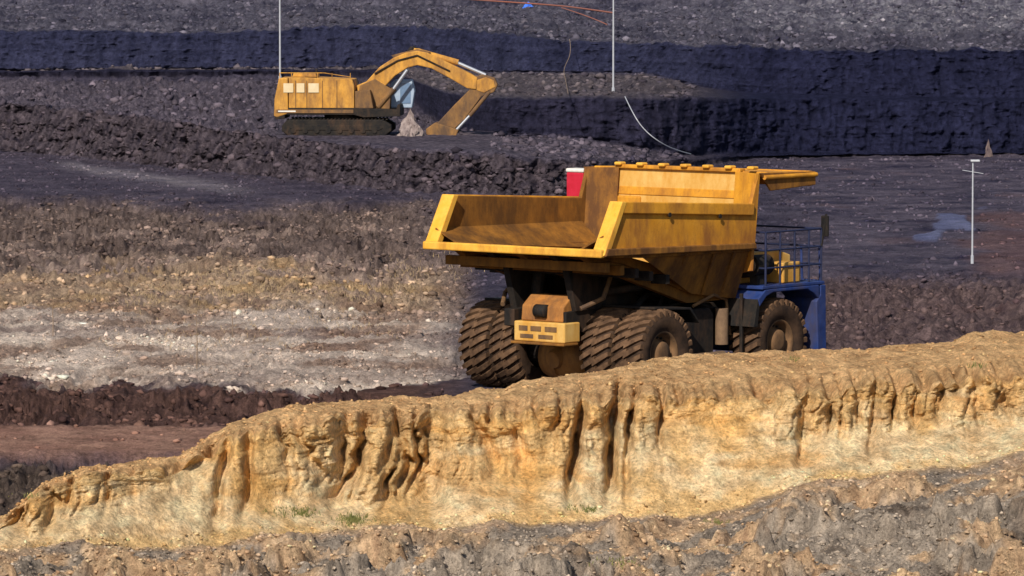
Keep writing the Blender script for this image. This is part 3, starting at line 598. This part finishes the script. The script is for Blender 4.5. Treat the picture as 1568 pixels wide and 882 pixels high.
def pile(name,loc,w_,h_,c1,c2):
    n=36; v=[];f=[]
    for j in range(10):
        t=j/9
        for i in range(n):
            a=2*math.pi*i/n; r=w_*(1-t)*(1+.25*math.sin(a*3+j)+random.uniform(-.15,.15)); v.append((r*math.cos(a),r*math.sin(a),h_*t**.9+random.uniform(-.05,.05)*h_-.1))
    for j in range(9):
        for i in range(n): f.append((j*n+i,j*n+(i+1)%n,(j+1)*n+(i+1)%n,(j+1)*n+i))
    me=bpy.data.meshes.new(name); me.from_pydata(v,[],f); o=newobj(name,me,None,mat_simple(name+"_stone",c1,c2,3,.95,.5,spec=.05)); o.location=loc; return o
pile("rock_pile",(float(xat(628,290.6)),290.6,EZ-.1),.8,1.75,(.17,.13,.13),(.34,.28,.27))
pile("rock_pile",(float(xat(684,293)),293,EZ-.2),2.3,.75,(.04,.035,.05),(.10,.08,.09))
# ------------------------------------------------------------ poles
def light_pole(pxc,pyb,pyt,y0,y1,arm=.0):
    x_,Yd,z0=spot(pxc,pyb,y0,y1); h=float(zat(pyt,Yd))-z0
    o=empty("light_pole",(x_,Yd,z0))
    tube("shaft",o,[(0,0,-.9),(0,0,h)],[.065*Yd/300,.045*Yd/300],GREY,10)
    box("lamp_head",o,-.1,.30,-.10,.10,h,h+.10,GREY,.03); tube("collar",o,[(0,0,-.1),(0,0,.35)],.10*Yd/300,GREY,10)
    if arm: tube("crossarm",o,[(-arm,0,h-.35),(arm,0,h-.5)],.015,GREY,6)
    return o
light_pole(430,122,-28,300,369); light_pole(938,142,-18,299,335); light_pole(1490,404,248,150,260,.45)
def cable(name,pts,r,mt):
    cu=bpy.data.curves.new(name,'CURVE'); cu.dimensions='3D'; cu.bevel_depth=r; sp=cu.splines.new('NURBS'); sp.points.add(len(pts)-1); sp.use_endpoint_u=True; sp.order_u=3
    for p_,q in zip(sp.points,pts): p_.co=(float(xat(q[0],q[2])),q[2],float(zat(q[1],q[2])),1)
    o=bpy.data.objects.new(name,cu); sc.collection.objects.link(o); cu.materials.append(mt); return o
cable("power_cable",[(957,148,295),(968,172,292),(985,198,292),(1010,218,292),(1035,230,294),(1058,236,296)],.03,GREY)
cable("power_cable",[(872,60,339),(876,80,334),(862,106,330),(866,122,318),(870,144,294)],.022,WOOD)
ORP=mat_simple("orange_pipe",(.36,.11,.07),(.42,.16,.1),3,.6)
cable("orange_pipeline",[(690,-3,560),(760,2,540),(850,8,520),(900,14,480),(940,20,450)],.08,ORP)
cable("orange_pipeline",[(860,12,500),(900,24,450),(930,38,410)],.05,ORP)
pile("blue_tarpaulin",spot(808,12,400,595),.7,.8,(.05,.15,.6),(.08,.2,.7))
def post(name,pxc,pyb,pyt,y0,y1,r=.018):
    x_,Yd,z0=spot(pxc,pyb,y0,y1); h=float(zat(pyt,Yd))-z0; o=empty(name,(x_,Yd,z0)); tube("stake",o,[(0,0,-.3),(.02,0,h*.5),(0,0,h)],[r*1.2,r,r*.8],WOOD,6); tube("stake_tip",o,[(0,0,h),(0,0,h+.03)],r*1.3,WOOD,6)
post("survey_stake",299,565,488,145,175); post("survey_stake",355,520,478,150,180); post("survey_stake",78,520,470,150,180); post("survey_stake",600,480,440,165,195)
pile("clay_lump",spot(1513,240,300,318),.26,1.2,(.10,.075,.085),(.2,.15,.14))
# ------------------------------------------------------------ grass
def grass(name,spots,c1,c2):
    v=[];f=[]
    for (pxc,pyc,spread,n,hh) in spots:
        r2=((P-pxc)/spread)**2+((PY-pyc)/(spread*.22))**2
        wgt=(np.exp(-r2)*(r2<4)*(.15+ss(.0,.25,n_med))).ravel(); 
        if wgt.sum()<=0: continue
        for k in rng.choice(len(wgt),n,p=wgt/wgt.sum()):
            b=GV[k]+np.array([random.gauss(0,.03),random.gauss(0,.05),0]); a=random.uniform(0,6.28); h=hh*random.uniform(.25,1.2); lean=random.uniform(.1,1.0)*h; w0=.009
            i=len(v); dx,dy_=math.cos(a),math.sin(a)
            v+= [(b[0]-w0,b[1],b[2]-.02),(b[0]+w0,b[1],b[2]-.02),(b[0]+dx*lean*.4+w0,b[1]+dy_*lean*.4,b[2]+h*.6),(b[0]+dx*lean*.4-w0,b[1]+dy_*lean*.4,b[2]+h*.6),(b[0]+dx*lean,b[1]+dy_*lean,b[2]+h)]
            f+=[(i,i+1,i+2,i+3),(i+3,i+2,i+4)]
    me=bpy.data.meshes.new(name); me.from_pydata([tuple(map(float,q)) for q in v],[],f); newobj(name,me,None,mat_simple(name+"_blade",c1,c2,2,.8,spec=.1))
grass("grass",[(545,797,24,260,.10),(440,786,26,160,.08),(890,782,18,100,.08),(1500,562,10,110,.14),(1215,552,10,40,.08),(940,862,26,120,.08),(1100,800,14,60,.07),(30,760,15,50,.08)],(.10,.11,.03),(.22,.20,.08))
grass("dry_grass",[(380,440,110,1100,.20),(560,450,60,450,.20),(200,455,70,300,.2),(640,412,60,250,.2),(300,520,120,250,.14),(520,500,80,200,.14)],(.26,.19,.11),(.38,.28,.17))
print("verts",NR*NC)
